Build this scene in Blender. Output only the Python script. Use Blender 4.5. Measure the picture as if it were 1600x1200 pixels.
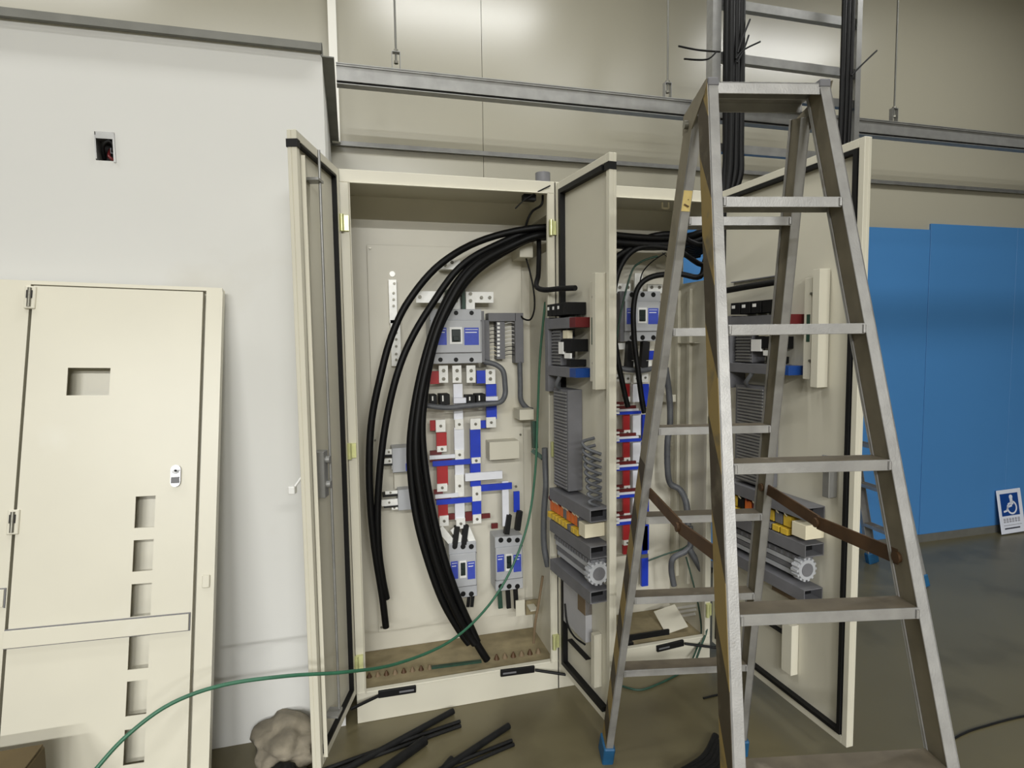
import bpy, bmesh, math, random
from mathutils import Vector, Matrix
random.seed(7)
C = bpy.context.scene.collection
for o in list(bpy.data.objects): bpy.data.objects.remove(o)

# ------------------------------------------------------------------ camera, world, lights
F, YAW, PIT, ROL = 921.39, 0.265723, 0.074754, -0.013101
CAM = Vector((0.020693, -2.267546, 1.475578))
VV = Vector((math.sin(YAW)*math.cos(PIT), math.cos(YAW)*math.cos(PIT), -math.sin(PIT)))
R0 = Vector((math.cos(YAW), -math.sin(YAW), 0)); U0 = R0.cross(VV)
RR = R0*math.cos(ROL) + U0*math.sin(ROL); UU = U0*math.cos(ROL) - R0*math.sin(ROL)
cd = bpy.data.cameras.new('camera'); cam = bpy.data.objects.new('camera', cd); C.objects.link(cam)
cd.sensor_width = 36; cd.sensor_fit = 'HORIZONTAL'; cd.lens = F/1600*36; cd.clip_start = 0.02
cam.matrix_world = Matrix(((RR.x, UU.x, -VV.x, CAM.x), (RR.y, UU.y, -VV.y, CAM.y), (RR.z, UU.z, -VV.z, CAM.z), (0, 0, 0, 1)))
sc = bpy.context.scene; sc.camera = cam
sc.view_settings.view_transform = 'Standard'; sc.view_settings.look = 'None'
sc.view_settings.gamma = 1; sc.view_settings.use_curve_mapping = False
sc.view_settings.exposure = 0.03
w = bpy.data.worlds.new('hall'); sc.world = w; w.use_nodes = True
w.node_tree.nodes['Background'].inputs[0].default_value = (1.0, 1.0, 0.97, 1)
w.node_tree.nodes['Background'].inputs[1].default_value = 0.035

def area(name, loc, rot, sx, sy, energy, col=(1, 1.0, 0.975)):
    l = bpy.data.lights.new(name, 'AREA'); l.shape = 'RECTANGLE'; l.size = sx; l.size_y = sy
    l.energy = energy; l.color = col
    o = bpy.data.objects.new(name, l); C.objects.link(o); o.location = loc; o.rotation_euler = rot
    return o
# rows of ceiling fluorescents of the hall, running along x
for (y, e, sy, xs) in ((-0.35, 26, .16, (-1.9, .85, 3.6)), (-1.35, 12, .16, (-.6, 2.2)), (-7.2, 260, .3, (-2.9, -1.0, .9)), (-11.5, 540, .3, (-2.9, -1.0, .9))):
    for x in xs:
        area('ceiling_lamp', (x, y, 3.92), (0, 0, 0), 1.25, sy, e)

# ------------------------------------------------------------------ helpers
def at(px, py, ax, val):
    d = VV + RR*((px-800)/F) - UU*((py-600)/F)
    t = (val - CAM[ax])/d[ax]
    return CAM + d*t
def Y(px, py, y): return at(px, py, 1, y)
def G(px, py, z=0.0): return at(px, py, 2, z)

def s2l(c):
    return tuple((v/255/12.92 if v/255 <= .04045 else ((v/255+.055)/1.055)**2.4) for v in c)
def mat(name, rgb, rough=.5, metal=0, var=.06, scale=6, bump=0, spec=.5, grime=None, lin=False):
    m = bpy.data.materials.new(name); m.use_nodes = True; nt = m.node_tree; b = nt.nodes['Principled BSDF']
    c = rgb if lin else s2l(rgb)
    b.inputs['Roughness'].default_value = rough; b.inputs['Metallic'].default_value = metal
    b.inputs['Specular IOR Level'].default_value = spec
    tc = nt.nodes.new('ShaderNodeTexCoord'); n = nt.nodes.new('ShaderNodeTexNoise')
    n.inputs['Scale'].default_value = scale; n.inputs['Detail'].default_value = 5
    nt.links.new(tc.outputs['Object'], n.inputs['Vector'])
    cr = nt.nodes.new('ShaderNodeValToRGB'); cr.color_ramp.elements[0].position = .3; cr.color_ramp.elements[1].position = .7
    cr.color_ramp.elements[0].color = (*[v*(1-var) for v in c], 1); cr.color_ramp.elements[1].color = (*[min(1, v*(1+var)) for v in c], 1)
    nt.links.new(n.outputs['Fac'], cr.inputs['Fac'])
    out = cr.outputs['Color']
    if grime:
        n2 = nt.nodes.new('ShaderNodeTexNoise'); n2.inputs['Scale'].default_value = grime[1]; n2.inputs['Detail'].default_value = 8
        nt.links.new(tc.outputs['Object'], n2.inputs['Vector'])
        r2 = nt.nodes.new('ShaderNodeValToRGB'); r2.color_ramp.elements[0].position = grime[2]; r2.color_ramp.elements[1].position = grime[2]+.12
        mx = nt.nodes.new('ShaderNodeMix'); mx.data_type = 'RGBA'
        nt.links.new(n2.outputs['Fac'], r2.inputs['Fac']); nt.links.new(r2.outputs['Color'], mx.inputs[0])
        nt.links.new(out, mx.inputs[6]); mx.inputs[7].default_value = (*s2l(grime[0]), 1); out = mx.outputs[2]
    nt.links.new(out, b.inputs['Base Color'])
    if bump:
        bp = nt.nodes.new('ShaderNodeBump'); bp.inputs['Strength'].default_value = bump; bp.inputs['Distance'].default_value = .004
        n3 = nt.nodes.new('ShaderNodeTexNoise'); n3.inputs['Scale'].default_value = scale*12
        nt.links.new(tc.outputs['Object'], n3.inputs['Vector'])
        nt.links.new(n3.outputs['Fac'], bp.inputs['Height']); nt.links.new(bp.outputs['Normal'], b.inputs['Normal'])
    return m

def stripes(name, a, b_, period, ang):
    m = bpy.data.materials.new(name); m.use_nodes = True; nt = m.node_tree; b = nt.nodes['Principled BSDF']
    tc = nt.nodes.new('ShaderNodeTexCoord'); mp = nt.nodes.new('ShaderNodeMapping'); mp.inputs['Rotation'].default_value = ang
    wv = nt.nodes.new('ShaderNodeTexWave'); wv.wave_type = 'BANDS'; wv.bands_direction = 'Z'; wv.wave_profile = 'SIN'
    wv.inputs['Scale'].default_value = 1/period*.314; wv.inputs['Distortion'].default_value = .25; wv.inputs['Detail'].default_value = 0
    cr = nt.nodes.new('ShaderNodeValToRGB'); cr.color_ramp.interpolation = 'CONSTANT'
    cr.color_ramp.elements[0].color = (*s2l(a), 1); cr.color_ramp.elements[1].color = (*s2l(b_), 1); cr.color_ramp.elements[1].position = .5
    nt.links.new(tc.outputs['Object'], mp.inputs['Vector']); nt.links.new(mp.outputs['Vector'], wv.inputs['Vector'])
    nt.links.new(wv.outputs['Fac'], cr.inputs['Fac'])
    nz = nt.nodes.new('ShaderNodeTexNoise'); nz.inputs['Scale'].default_value = 14; nz.inputs['Detail'].default_value = 6
    r2 = nt.nodes.new('ShaderNodeValToRGB'); r2.color_ramp.elements[0].position = .56; r2.color_ramp.elements[1].position = .72
    mx = nt.nodes.new('ShaderNodeMix'); mx.data_type = 'RGBA'; mx.inputs[7].default_value = (*s2l((92, 84, 66)), 1)
    nt.links.new(tc.outputs['Object'], nz.inputs['Vector']); nt.links.new(nz.outputs['Fac'], r2.inputs['Fac'])
    nt.links.new(r2.outputs['Color'], mx.inputs[0]); nt.links.new(cr.outputs['Color'], mx.inputs[6])
    nt.links.new(mx.outputs[2], b.inputs['Base Color']); b.inputs['Roughness'].default_value = .6
    return m

M = dict(
    wall=mat('white_plasterboard', (212, 212, 209), .75, var=.015, scale=2, grime=((203, 201, 194), 1.3, .56)),
    panel=mat('beige_wall_panel', (165, 161, 145), .27, var=.02, scale=.8, spec=.9),
    ceil=mat('ceiling_board', (190, 188, 178), .8),
    floor=mat('olive_epoxy_floor', (100, 93, 69), .36, var=.08, scale=1.7, bump=.04, grime=((87, 80, 57), 2.3, .55)),
    cream=mat('cream_powder_coat', (206, 202, 186), .42, var=.02, scale=5, bump=.03),
    cream2=mat('cream_mounting_plate', (208, 204, 190), .4, var=.03, scale=5, grime=((205, 198, 176), 2.1, .58)),
    cream3=mat('warm_cream_panel', (208, 204, 188), .36, var=.02, scale=4, bump=.03, grime=((216, 214, 203), 1.4, .55)),
    dusty=mat('dusty_cabinet_floor', (140, 128, 98), .8, var=.2, scale=14),
    galv=mat('galvanised_steel', (150, 150, 148), .42, .55, var=.12, scale=18),
    dgalv=mat('dull_grey_channel', (112, 112, 106), .55, .3, var=.1, scale=14),
    tread=mat('dirty_tread', (98, 90, 76), .6, .05, var=.2, scale=18, grime=((140, 132, 118), 11, .62)),
    alu=mat('worn_aluminium', (160, 159, 157), .48, .55, var=.12, scale=22, bump=.08, grime=((128, 122, 112), 13, .66)),
    alud=mat('shaded_aluminium', (118, 111, 94), .55, .05, var=.14, scale=16, grime=((104, 98, 84), 9, .6)),  # darker copy of the aluminium, side-face shade put into the colour
    black=mat('black_rubber', (15, 15, 16), .55, var=.2, scale=20, spec=.3),
    cable=mat('black_cable_jacket', (9, 9, 10), .5, var=.2, scale=30, spec=.25),
    dcable=mat('dusty_black_cable', (20, 20, 20), .6, spec=.25, var=.3, scale=25),
    green=mat('green_wire', (48, 98, 74), .45, var=.1, scale=30),
    dgreen=mat('dark_green_wire', (34, 66, 52), .5, var=.2, scale=30),
    bgrey=mat('breaker_grey', (176, 178, 182), .45, var=.03, scale=20),
    dgrey=mat('grey_duct', (108, 108, 112), .55, var=.08, scale=20),
    hose=mat('grey_conduit_hose', (88, 90, 94), .5, var=.12, scale=40),
    red=mat('red_sleeve', (168, 36, 40), .4, var=.08, scale=20),
    dred=mat('dark_red_sleeve', (98, 24, 26), .45, var=.1, scale=20),
    blue=mat('blue_sleeve', (28, 58, 184), .4, var=.08, scale=20),
    wsl=mat('white_sleeve', (226, 228, 236), .4, var=.03, scale=20),
    tin=mat('tinned_copper', (240, 240, 236), .3, .12, var=.06, scale=40),
    bolt=mat('zinc_bolt', (128, 126, 116), .35, .6, var=.1, scale=60),
    label=mat('blue_breaker_label', (58, 76, 178), .5, var=.06, scale=60),
    tog=mat('dark_green_toggle', (16, 34, 30), .4),
    zinc=mat('yellow_zinc_hinge', (206, 208, 150), .3, .4, var=.08, scale=40),
    chrome=mat('chrome', (170, 170, 170), .3, .9, var=.03),
    rust=mat('rusty_brown_steel', (82, 58, 34), .6, .2, var=.25, scale=18, grime=((62, 44, 28), 9, .55)),
    haz=stripes('hazard_tape', (132, 112, 62), (56, 46, 28), .15, (-.95, 0, 0)),
    bfoot=mat('blue_rubber_foot', (24, 82, 122), .6, var=.2, scale=20),
    bluew=mat('blue_painted_board', (70, 128, 186), .45, var=.03, scale=1.2),
    orange=mat('orange_terminal', (222, 112, 40), .45, var=.08, scale=40),
    yellow=mat('yellow_terminal', (216, 182, 62), .45, var=.08, scale=40),
    ivory=mat('ivory_plastic', (226, 218, 192), .5),
    white=mat('white_plastic', (232, 232, 230), .45),
    paper=mat('bluish_grey_pocket', (176, 176, 180), .5, var=.05, scale=12),
    brown=mat('brown_board', (118, 100, 76), .7, var=.1),
    card=mat('brown_cardboard', (84, 70, 42), .85, var=.12, scale=8),
    dark=mat('dark_void', (14, 12, 12), .7),
    post=mat('bright_white_batten', (240, 238, 230), .5, var=.01),
    signw=mat('sign_white', (214, 218, 230), .4, var=.02), signb=mat('sign_blue', (16, 62, 132), .4, var=.03),
    ink=mat('grey_print', (110, 106, 112), .6), inkd=mat('dark_print', (48, 50, 62), .6),
    rag=mat('dusty_grey_sack', (140, 132, 116), .9, var=.35, scale=9, bump=.3),
    stick=mat('yellow_sticker', (232, 208, 136), .5, var=.08, scale=60),
)

class MB:
    def __init__(s, T=None): s.v = []; s.f = []; s.sm = []; s.T = T
    def add(s, vs, fs, smooth=False):
        n = len(s.v)
        for p in vs: s.v.append(s.T(Vector(p)) if s.T else Vector(p))
        for f in fs: s.f.append([i+n for i in f]); s.sm.append(smooth)
        return s
    def box(s, x0, x1, y0, y1, z0, z1):
        if x0 > x1: x0, x1 = x1, x0
        if y0 > y1: y0, y1 = y1, y0
        if z0 > z1: z0, z1 = z1, z0
        return s.add([(x, y, z) for z in (z0, z1) for y in (y0, y1) for x in (x0, x1)],
                     [(0, 2, 3, 1), (4, 5, 7, 6), (0, 1, 5, 4), (2, 6, 7, 3), (0, 4, 6, 2), (1, 3, 7, 5)])
    def p(s, x0, y0, x1, y1, yf, yb):
        """box whose front face (at depth yf) spans the given rectangle of sight lines, running back to yb"""
        xm, ym = (x0+x1)/2, (y0+y1)/2
        return s.box(Y(x0, ym, yf).x, Y(x1, ym, yf).x, yf, yb, Y(xm, y1, yf).z, Y(xm, y0, yf).z)
    def beam(s, A, B, xd, wx, wd):
        A = Vector(A); B = Vector(B); d = (B-A).normalized(); xd = Vector(xd)
        xd = (xd - d*xd.dot(d)).normalized(); nd = d.cross(xd)
        vs = []
        for P in (A, B):
            for a, b in ((-1, -1), (1, -1), (1, 1), (-1, 1)): vs.append(P + xd*(a*wx/2) + nd*(b*wd/2))
        return s.add(vs, [(3, 2, 1, 0), (4, 5, 6, 7), (0, 1, 5, 4), (1, 2, 6, 5), (2, 3, 7, 6), (3, 0, 4, 7)])
    def cyl(s, A, B, r, n=14, r2=None, smooth=True):
        A = Vector(A); B = Vector(B); d = (B-A).normalized(); r2 = r if r2 is None else r2
        t = Vector((0, 0, 1)) if abs(d.z) < .9 else Vector((1, 0, 0)); a = d.cross(t).normalized(); b = d.cross(a)
        vs = [A + (a*math.cos(2*math.pi*i/n)+b*math.sin(2*math.pi*i/n))*r for i in range(n)]
        vs += [B + (a*math.cos(2*math.pi*i/n)+b*math.sin(2*math.pi*i/n))*r2 for i in range(n)]
        s.add(vs, [(i, (i+1) % n, n+(i+1) % n, n+i) for i in range(n)], smooth)
        s.add(vs[:n], [tuple(reversed(range(n)))]); s.add(vs[n:], [tuple(range(n))])
        return s
    def tube(s, pts, r, n=10, sub=6):
        P = [Vector(p) for p in pts]
        Q = []
        for i in range(len(P)-1):
            p0 = P[max(i-1, 0)]; p1 = P[i]; p2 = P[i+1]; p3 = P[min(i+2, len(P)-1)]
            k = sub if len(P) > 2 else 1
            for j in range(k):
                t = j/k
                Q.append(.5*((2*p1)+(p2-p0)*t+(2*p0-5*p1+4*p2-p3)*t*t+(3*p1-p0-3*p2+p3)*t**3))
        Q.append(P[-1])
        a = None; vs = []
        for i, q in enumerate(Q):
            d = (Q[min(i+1, len(Q)-1)]-Q[max(i-1, 0)]).normalized()
            if a is None:
                t = Vector((0, 0, 1)) if abs(d.z) < .9 else Vector((1, 0, 0)); a = d.cross(t)
            a = (a-d*a.dot(d)).normalized(); b = d.cross(a)
            vs += [q+(a*math.cos(2*math.pi*j/n)+b*math.sin(2*math.pi*j/n))*r for j in range(n)]
        m = len(Q)
        s.add(vs, [(i*n+j, i*n+(j+1) % n, (i+1)*n+(j+1) % n, (i+1)*n+j) for i in range(m-1) for j in range(n)], True)
        s.add(vs[:n], [tuple(reversed(range(n)))]); s.add(vs[-n:], [tuple(range(n))])
        return s
    def plate(s, us, vs_, holes, n0, n1, fn):
        """sheet with rectangular holes; fn(u,v,n) -> point"""
        us = sorted(set([round(u, 5) for u in us]+[round(h[i], 5) for h in holes for i in (0, 1)]))
        vv = sorted(set([round(v, 5) for v in vs_]+[round(h[i], 5) for h in holes for i in (2, 3)]))
        keep = {}
        for i in range(len(us)-1):
            for j in range(len(vv)-1):
                uc = (us[i]+us[i+1])/2; vc = (vv[j]+vv[j+1])/2
                keep[i, j] = not any(h[0] < uc < h[1] and h[2] < vc < h[3] for h in holes)
        q = lambda a, b, c, d: s.add([a, b, c, d], [(0, 1, 2, 3)])
        for (i, j), k in keep.items():
            if not k: continue
            u0, u1, v0, v1 = us[i], us[i+1], vv[j], vv[j+1]
            q(fn(u0, v0, n1), fn(u1, v0, n1), fn(u1, v1, n1), fn(u0, v1, n1))
            q(fn(u0, v1, n0), fn(u1, v1, n0), fn(u1, v0, n0), fn(u0, v0, n0))
            if not keep.get((i-1, j)): q(fn(u0, v0, n0), fn(u0, v0, n1), fn(u0, v1, n1), fn(u0, v1, n0))
            if not keep.get((i+1, j)): q(fn(u1, v0, n1), fn(u1, v0, n0), fn(u1, v1, n0), fn(u1, v1, n1))
            if not keep.get((i, j-1)): q(fn(u0, v0, n1), fn(u0, v0, n0), fn(u1, v0, n0), fn(u1, v0, n1))
            if not keep.get((i, j+1)): q(fn(u0, v1, n0), fn(u0, v1, n1), fn(u1, v1, n1), fn(u1, v1, n0))
        return s
    def build(s, name, m, parent=None, loc=None, bevel=0, label=None, cat=None, group=None, kind=None):
        me = bpy.data.meshes.new(name)
        root = Vector(ROOT.get(parent.name, (0, 0, 0))) if parent else Vector(loc or (0, 0, 0))
        me.from_pydata([tuple(v-root) for v in s.v], [], s.f)
        me.polygons.foreach_set('use_smooth', s.sm)
        bm = bmesh.new(); bm.from_mesh(me); bmesh.ops.recalc_face_normals(bm, faces=bm.faces)
        if bevel:
            es = [e for e in bm.edges if len(e.link_faces) == 2 and e.calc_face_angle(0) > .6]
            bmesh.ops.bevel(bm, geom=es, offset=bevel, segments=1, affect='EDGES', clamp_overlap=True)
        bm.to_mesh(me); bm.free()
        me.materials.append(m if not isinstance(m, str) else M[m])
        o = bpy.data.objects.new(name, me); C.objects.link(o)
        if parent: o.parent = parent; ROOT[o.name] = root
        else: o.location = root; ROOT[o.name] = root
        if label: o['label'] = label
        if cat: o['category'] = cat
        if group: o['group'] = group
        if kind: o['kind'] = kind
        return o
ROOT = {}
def thing(name, loc, label, cat, group=None):
    o = bpy.data.objects.new(name, None); C.objects.link(o); o.location = loc; o.empty_display_size = .1
    o['label'] = label; o['category'] = cat
    if group: o['group'] = group
    ROOT[o.name] = Vector(loc); return o
def PB(name, m, parent, rects, yf, yb, bevel=0, label=None, kind=None):
    """one part made of one or more front rectangles"""
    b = MB()
    for r in rects: b.p(*r, yf, yb)
    return b.build(name, m, parent, bevel=bevel, label=label, kind=kind)
def each(name, m, parent, rects, yf, yb, bevel=0, label=None):
    return [PB(name, m, parent, [r], yf, yb, bevel, label) for r in rects]
def wire(name, m, pts, r, parent=None, n=8, **k):
    P = [Y(*p) for p in pts]
    return MB().tube(P, r, n).build(name, m, parent, loc=None if parent else tuple(P[-1]), **k)
def text(name, body, size, m, T, parent, extrude=.0005):
    cu = bpy.data.curves.new('t', 'FONT'); cu.body = body; cu.size = size; cu.align_x = 'CENTER'; cu.align_y = 'CENTER'; cu.extrude = extrude
    o = bpy.data.objects.new('t', cu); C.objects.link(o)
    dg = bpy.context.evaluated_depsgraph_get(); me = o.evaluated_get(dg).to_mesh()
    b = MB(T); b.add([v.co for v in me.vertices], [tuple(p.vertices) for p in me.polygons])
    bpy.data.objects.remove(o)
    return b.build(name, m, parent)

YB = 0.947          # back wall plane
W1, W2, H = 0.8253, 0.7307, 2.1
WT = W1+W2
# ------------------------------------------------------------------ structure
st = dict(kind='structure')
MB().box(-5, 9, -13, 1.2, -.1, 0).build('floor', 'floor', **st)
MB().box(-5, 9, -13, 1.2, 4.0, 4.1).build('ceiling', 'ceil', **st)
wb = MB().box(-5, 9, YB+.012, YB+.12, 0, 4.0).build('wall_back', 'panel', **st)
seams = [-5, -3.94, -1.595, .751, 3.097, 5.443, 9]
for a, b in zip(seams, seams[1:]):
    MB().box(a+.0015, b-.0015, YB, YB+.012, 0, 4.0).build('wall_panel', 'panel', wb)
bl = [1.2, 1.85, 2.55, 3.21, 3.878, 4.679, 5.33, 6.0, 6.7, 7.4, 8.1, 9]
bt = [2.19, 2.19, 2.19, 2.19, 2.231, 2.231, 2.231, 2.231, 2.231, 2.231, 2.231]
for a, b, t in zip(bl, bl[1:], bt):
    MB().box(a+.001, b-.001, YB-.012-(.003 if t > 2.2 else 0), YB, .055, t).build('blue_panel', 'bluew', wb, bevel=.001)
MB().box(1.2, 9, YB-.02, YB, 0, .055).build('baseboard_back', 'dgalv', **st)
# left partition with the cut-out for a box
XE = -.044
wl = MB()
HX0, HX1, HZ0, HZ1 = -.764, -.706, 2.08, 2.172
wl.plate([-5, XE], [0, 2.5], [(HX0, HX1, HZ0, HZ1)], 0, .055, lambda u, v, n: Vector((u, .055-n, v)))
wl.box(-5, XE, .056, YB-.001, 0, 2.5)
wl.build('wall_left', 'wall', **st)
MB().box(-5, XE+.001, -.006, .05, 2.5, 2.526).box(-5, XE, -.022, -.006, 2.494, 2.498).box(-5, XE, -.025, -.022, 2.494, 2.52).build('trim_1', 'dgalv', **st)
MB().box(XE-.002, -.003, -.006, YB-.02, 2.482, 2.486).box(XE-.004, XE+.002, -.006, YB-.02, 2.486, 2.53).build('trim_2', 'dgalv', **st)
tb = MB().box(-.04, 9, YB-.024, YB-.001, 2.472, 2.475).box(-.04, 9, YB-.006, YB-.001, 2.475, 2.5)
tb.build('trim_3', 'galv', **st)
MB().box(-.036, .004, YB-.05, YB, 2.48, 4.0).build('trim_4', 'post', **st)

# ------------------------------------------------------------------ electrical cabinets
D = .35
def cabinet(x0, x1, label, hole_l, hole_r, bottom_open=False):
    t = thing('electrical_cabinet', ((x0+x1)/2, D/2, 0), label, 'electrical cabinet')
    sw = .003
    side = lambda X, holes: MB().plate([.0, D], [.0, H-.012], holes, X, X+sw, lambda u, v, n: Vector((n, u, v)))
    side(x0, hole_l).build('side_panel', 'cream', t); side(x1-sw, hole_r).build('side_panel', 'cream', t)
    MB().box(x0+sw, x1-sw, D-.003, D, .1, H-.012).build('back_panel', 'cream2', t)
    MB().box(x0, x1, 0, D, H-.012, H-.0005).build('top_panel', 'cream', t)
    MB().box(x0+sw, x1-sw, .004, D-.004, .096, .1).build('floor_plate', 'dusty', t)
    fr = MB()
    fr.box(x0, x1, -.002, .018, H-.046, H)                    # head
    fr.box(x0, x1, -.002, .012, 0.0, .116)                    # sill + plinth
    fr.box(x0+.004, x1-.004, -.004, .02, .116, .124)
    fr.box(x0, x0+.032, -.002, .018, .12, H-.046); fr.box(x1-.03, x1, -.002, .018, .12, H-.046)
    for X in (x0+.032, x1-.034): fr.box(X, X+.004, -.012, .0, .12, H-.046)
    fr.box(x0+.03, x1-.03, -.012, 0, H-.05, H-.046)
    fr.build('front_frame', 'cream', t, bevel=.0015)
    MB().box(x0, x1, -.0005, D, 0, .02).build('plinth_base', 'cream', t)
    return t
c1 = cabinet(0, W1-.002, 'open cream electrical cabinet with two door leaves, nearest the white wall', [], [(.06, .3, 1.84, 1.99)])
c2 = cabinet(W1+.002, WT, 'open cream electrical cabinet behind the stepladder, with one wide door', [(.06, .3, 1.84, 1.99)], [(.06, .25, 1.73, 1.98)])

def breaker(par, r, yf, yb, big=False, bolts=True, cut=0):
    x0, y0, x1, y1 = r; w_, h_ = x1-x0, y1-y0
    X = lambda f: x0+w_*f
    Z = lambda f: y0+h_*f
    body = MB().p(x0, y0, x1, y1, yf+.012, yb)
    body.p(X(.02), Z(.2), X(.98), Z(.8), yf, yf+.012)
    b = body.build('circuit_breaker', 'bgrey', par, bevel=.002)
    for a, c in ((.06, .32), (.66, .94)):
        PB('rating_label', 'label', b, [(X(a), Z(.34), X(c), Z(.66))], yf-.001, yf)
        PB('label_print', 'wsl', b, [(X(a)+1.5, Z(.42), X(c)-3, Z(.435)), (X(a)+1.5, Z(.37), X(c)-1.5, Z(.38))], yf-.0015, yf-.001)
    PB('toggle_bezel', 'white', b, [(X(.38), Z(.33), X(.62), Z(.64))], yf-.003, yf)
    PB('toggle', 'tog', b, [(X(.42), Z(.37), X(.59), Z(.6))], yf-.009, yf-.002, bevel=.001)
    PB('toggle_knob', 'tog', b, [(X(.45), Z(.5), X(.56), Z(.58))], yf-.02, yf-.008, bevel=.001)
    for fz in (.07, .93):
        for fx in (.2, .5, .8):
            c = Y(X(fx), Z(fz), yf+.012); q = MB().cyl(c+Vector((0, -.0015, 0)), c+Vector((0, .001, 0)), .0115 if not big else .0095)
            q.build('terminal_hole', 'black', b)
    PB('seam_line', 'dgrey', b, [(X(.0), Z(.2), X(1), Z(.215)), (X(0), Z(.79), X(1), Z(.805))], yf+.004, yf+.012)
    return b
def bolts(par, pts, y, r=.008):
    for p in pts:
        c = Y(p[0], p[1], y)
        b = MB().cyl(c+Vector((0, -.005, 0)), c, r, 6, smooth=False)
        b.cyl(c+Vector((0, -.008, 0)), c+Vector((0, -.004, 0)), r*.5, 8)
        b.build('bolt', 'bolt', par)

# --- cabinet one, inside
PBK = .33
plate = MB().box(.1, .778, PBK, PBK+.004, .19, 1.885).build('mounting_plate', 'cream2', c1, bevel=.001)
bolts(plate, [(578, 388), (586, 688), (813, 679), (596, 980)], PBK-.002, .005)
gb = PB('ground_bar', 'tin', c1, [(608, 437, 620, 505), (611, 500, 626, 572)], .30, PBK)
bolts(gb, [(616, 443), (615, 458), (615, 468), (615, 478), (619, 520), (619, 530), (619, 541), (619, 553), (619, 562)], .30, .006)
b = MB(); c = Y(613, 428, .325); b.cyl(c, c+Vector((0, .006, 0)), .012); b.build('washer', 'tin', c1)
x = PB('bus_bracket', 'tin', c1, [(688, 406, 719, 421)], .27, PBK); bolts(x, [(695, 414), (706, 410)], .27)
x = PB('terminal_bar', 'tin', c1, [(650, 455, 692, 473)], .25, .26); bolts(x, [(656, 464), (687, 459)], .25)
x = PB('terminal_bar', 'tin', c1, [(728, 456, 771, 473), (728, 473, 742, 484)], .25, .26); bolts(x, [(735, 459), (735, 470), (752, 465), (765, 465)], .25)
x = PB('terminal_bar', 'tin', c1, [(707, 457, 721, 484)], .25, .26); bolts(x, [(713, 470)], .25)
each('phase_barrier', 'dgreen', c1, [(722, 445, 727, 484), (700, 452, 705, 484)], .21, .3)
mb = breaker(c1, (672, 483, 753, 568), .19, PBK, big=True)
PB('side_shade', 'dgrey', mb, [(752.5, 486, 757, 566)], .205, PBK)
for a in (688, 709, 731):
    x = PB('terminal_lug', 'tin', c1, [(a-2, 571, a+12, 598)], .235, .25); bolts(x, [(a+5, 579), (a+5, 592)], .235)
x = PB('terminal_lug', 'tin', c1, [(759, 577, 774, 600)], .235, .25); bolts(x, [(766, 582), (766, 592)], .235)
each('red_busbar', 'red', c1, [(672, 580, 687, 600)], .245, .26)
each('blue_busbar', 'blue', c1, [(745, 579, 759, 599), (760, 600, 776, 655), (735, 670, 751, 716), (735, 722, 751, 760), (738, 782, 752, 806)], .245, .26)
each('white_busbar', 'wsl', c1, [(709, 600, 723, 656), (710, 668, 725, 706), (711, 722, 725, 742), (711, 785, 726, 812)], .245, .26)
each('red_busbar', 'red', c1, [(682, 676, 698, 702), (683, 728, 700, 758), (685, 786, 700, 808)], .245, .26)
for r in [(681, 656, 696, 675), (711, 655, 724, 671), (735, 654, 751, 671), (760, 652, 775, 668), (683, 697, 698, 706), (711, 703, 725, 718), (737, 715, 751, 724), (683, 756, 699, 768), (711, 742, 725, 776), (738, 760, 752, 783), (687, 806, 701, 822), (713, 810, 727, 826), (739, 804, 752, 818)]:
    x = PB('busbar_joint', 'tin', c1, [r], .238, .25); bolts(x, [((r[0]+r[2])/2, (r[1]+r[3])/2)], .238, .0065)
each('red_busbar', 'red', c1, [(672, 657, 681, 673)], .262, .272)
each('blue_busbar', 'blue', c1, [(751, 657, 760, 669)], .262, .272)
# current transformers and their wiring hose
for r in [(671, 617, 683, 632), (687, 616, 703, 633), (729, 618, 743, 632), (744, 616, 759, 632)]:
    x = PB('current_transformer', 'black', c1, [r], .20, .27, bevel=.002)
    PB('clamp_screw', 'tin', x, [(r[0]+4, r[1]+2, r[0]+6, r[3]-6)], .197, .2)
each('white_busbar', 'wsl', c1, [(709, 622, 729, 630), (759, 620, 778, 626), (671, 625, 678, 631)], .21, .24)
wire('conduit_hose', 'hose', [(757, 565, .22), (775, 570, .2), (786, 580, .19), (789, 600, .19), (789, 617, .19), (782, 628, .18), (765, 631, .18), (730, 634, .18), (700, 637, .18), (670, 634, .18), (655, 630, .2)], .0115, c1)
wire('conduit_hose', 'hose', [(812, 565, .28), (813, 600, .28), (814, 625, .28), (824, 638, .28), (832, 641, .28)], .012, c1)
# terminal strip with its ducts
each('wiring_duct', 'dgrey', c1, [(763, 489, 806, 502), (805, 489, 818, 567), (756, 500, 765, 568)], .27, PBK, bevel=.001)
ts = PB('terminal_strip', 'dgrey', c1, [(776, 502, 789, 561)], .28, PBK)
for i in range(9):
    y = 504+i*6.2
    PB('terminal_screw', 'tin', ts, [(777, y, 781, y+3.5)], .277, .28)
    wire('control_wire', 'black' if i < 6 else 'ivory', [(765, y+1, .285), (771, y, .28), (776, y+2, .285)], .0016, ts, n=5)
    wire('control_wire', 'white' if i < 6 else 'black', [(804, y+1, .285), (797, y, .28), (788, y+2, .285)], .0016, ts, n=5)
PB('junction_box', 'cream', c1, [(812, 380, 833, 402)], .2, PBK, bevel=.002)
wire('control_wire', 'black', [(821, 400, .24), (828, 425, .22), (834, 455, .2), (835, 482, .2), (829, 499, .22), (818, 498, .26), (812, 490, .28)], .004, c1)
x = PB('cover_box', 'cream', c1, [(765, 690, 812, 718)], .25, PBK, bevel=.002)
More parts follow.
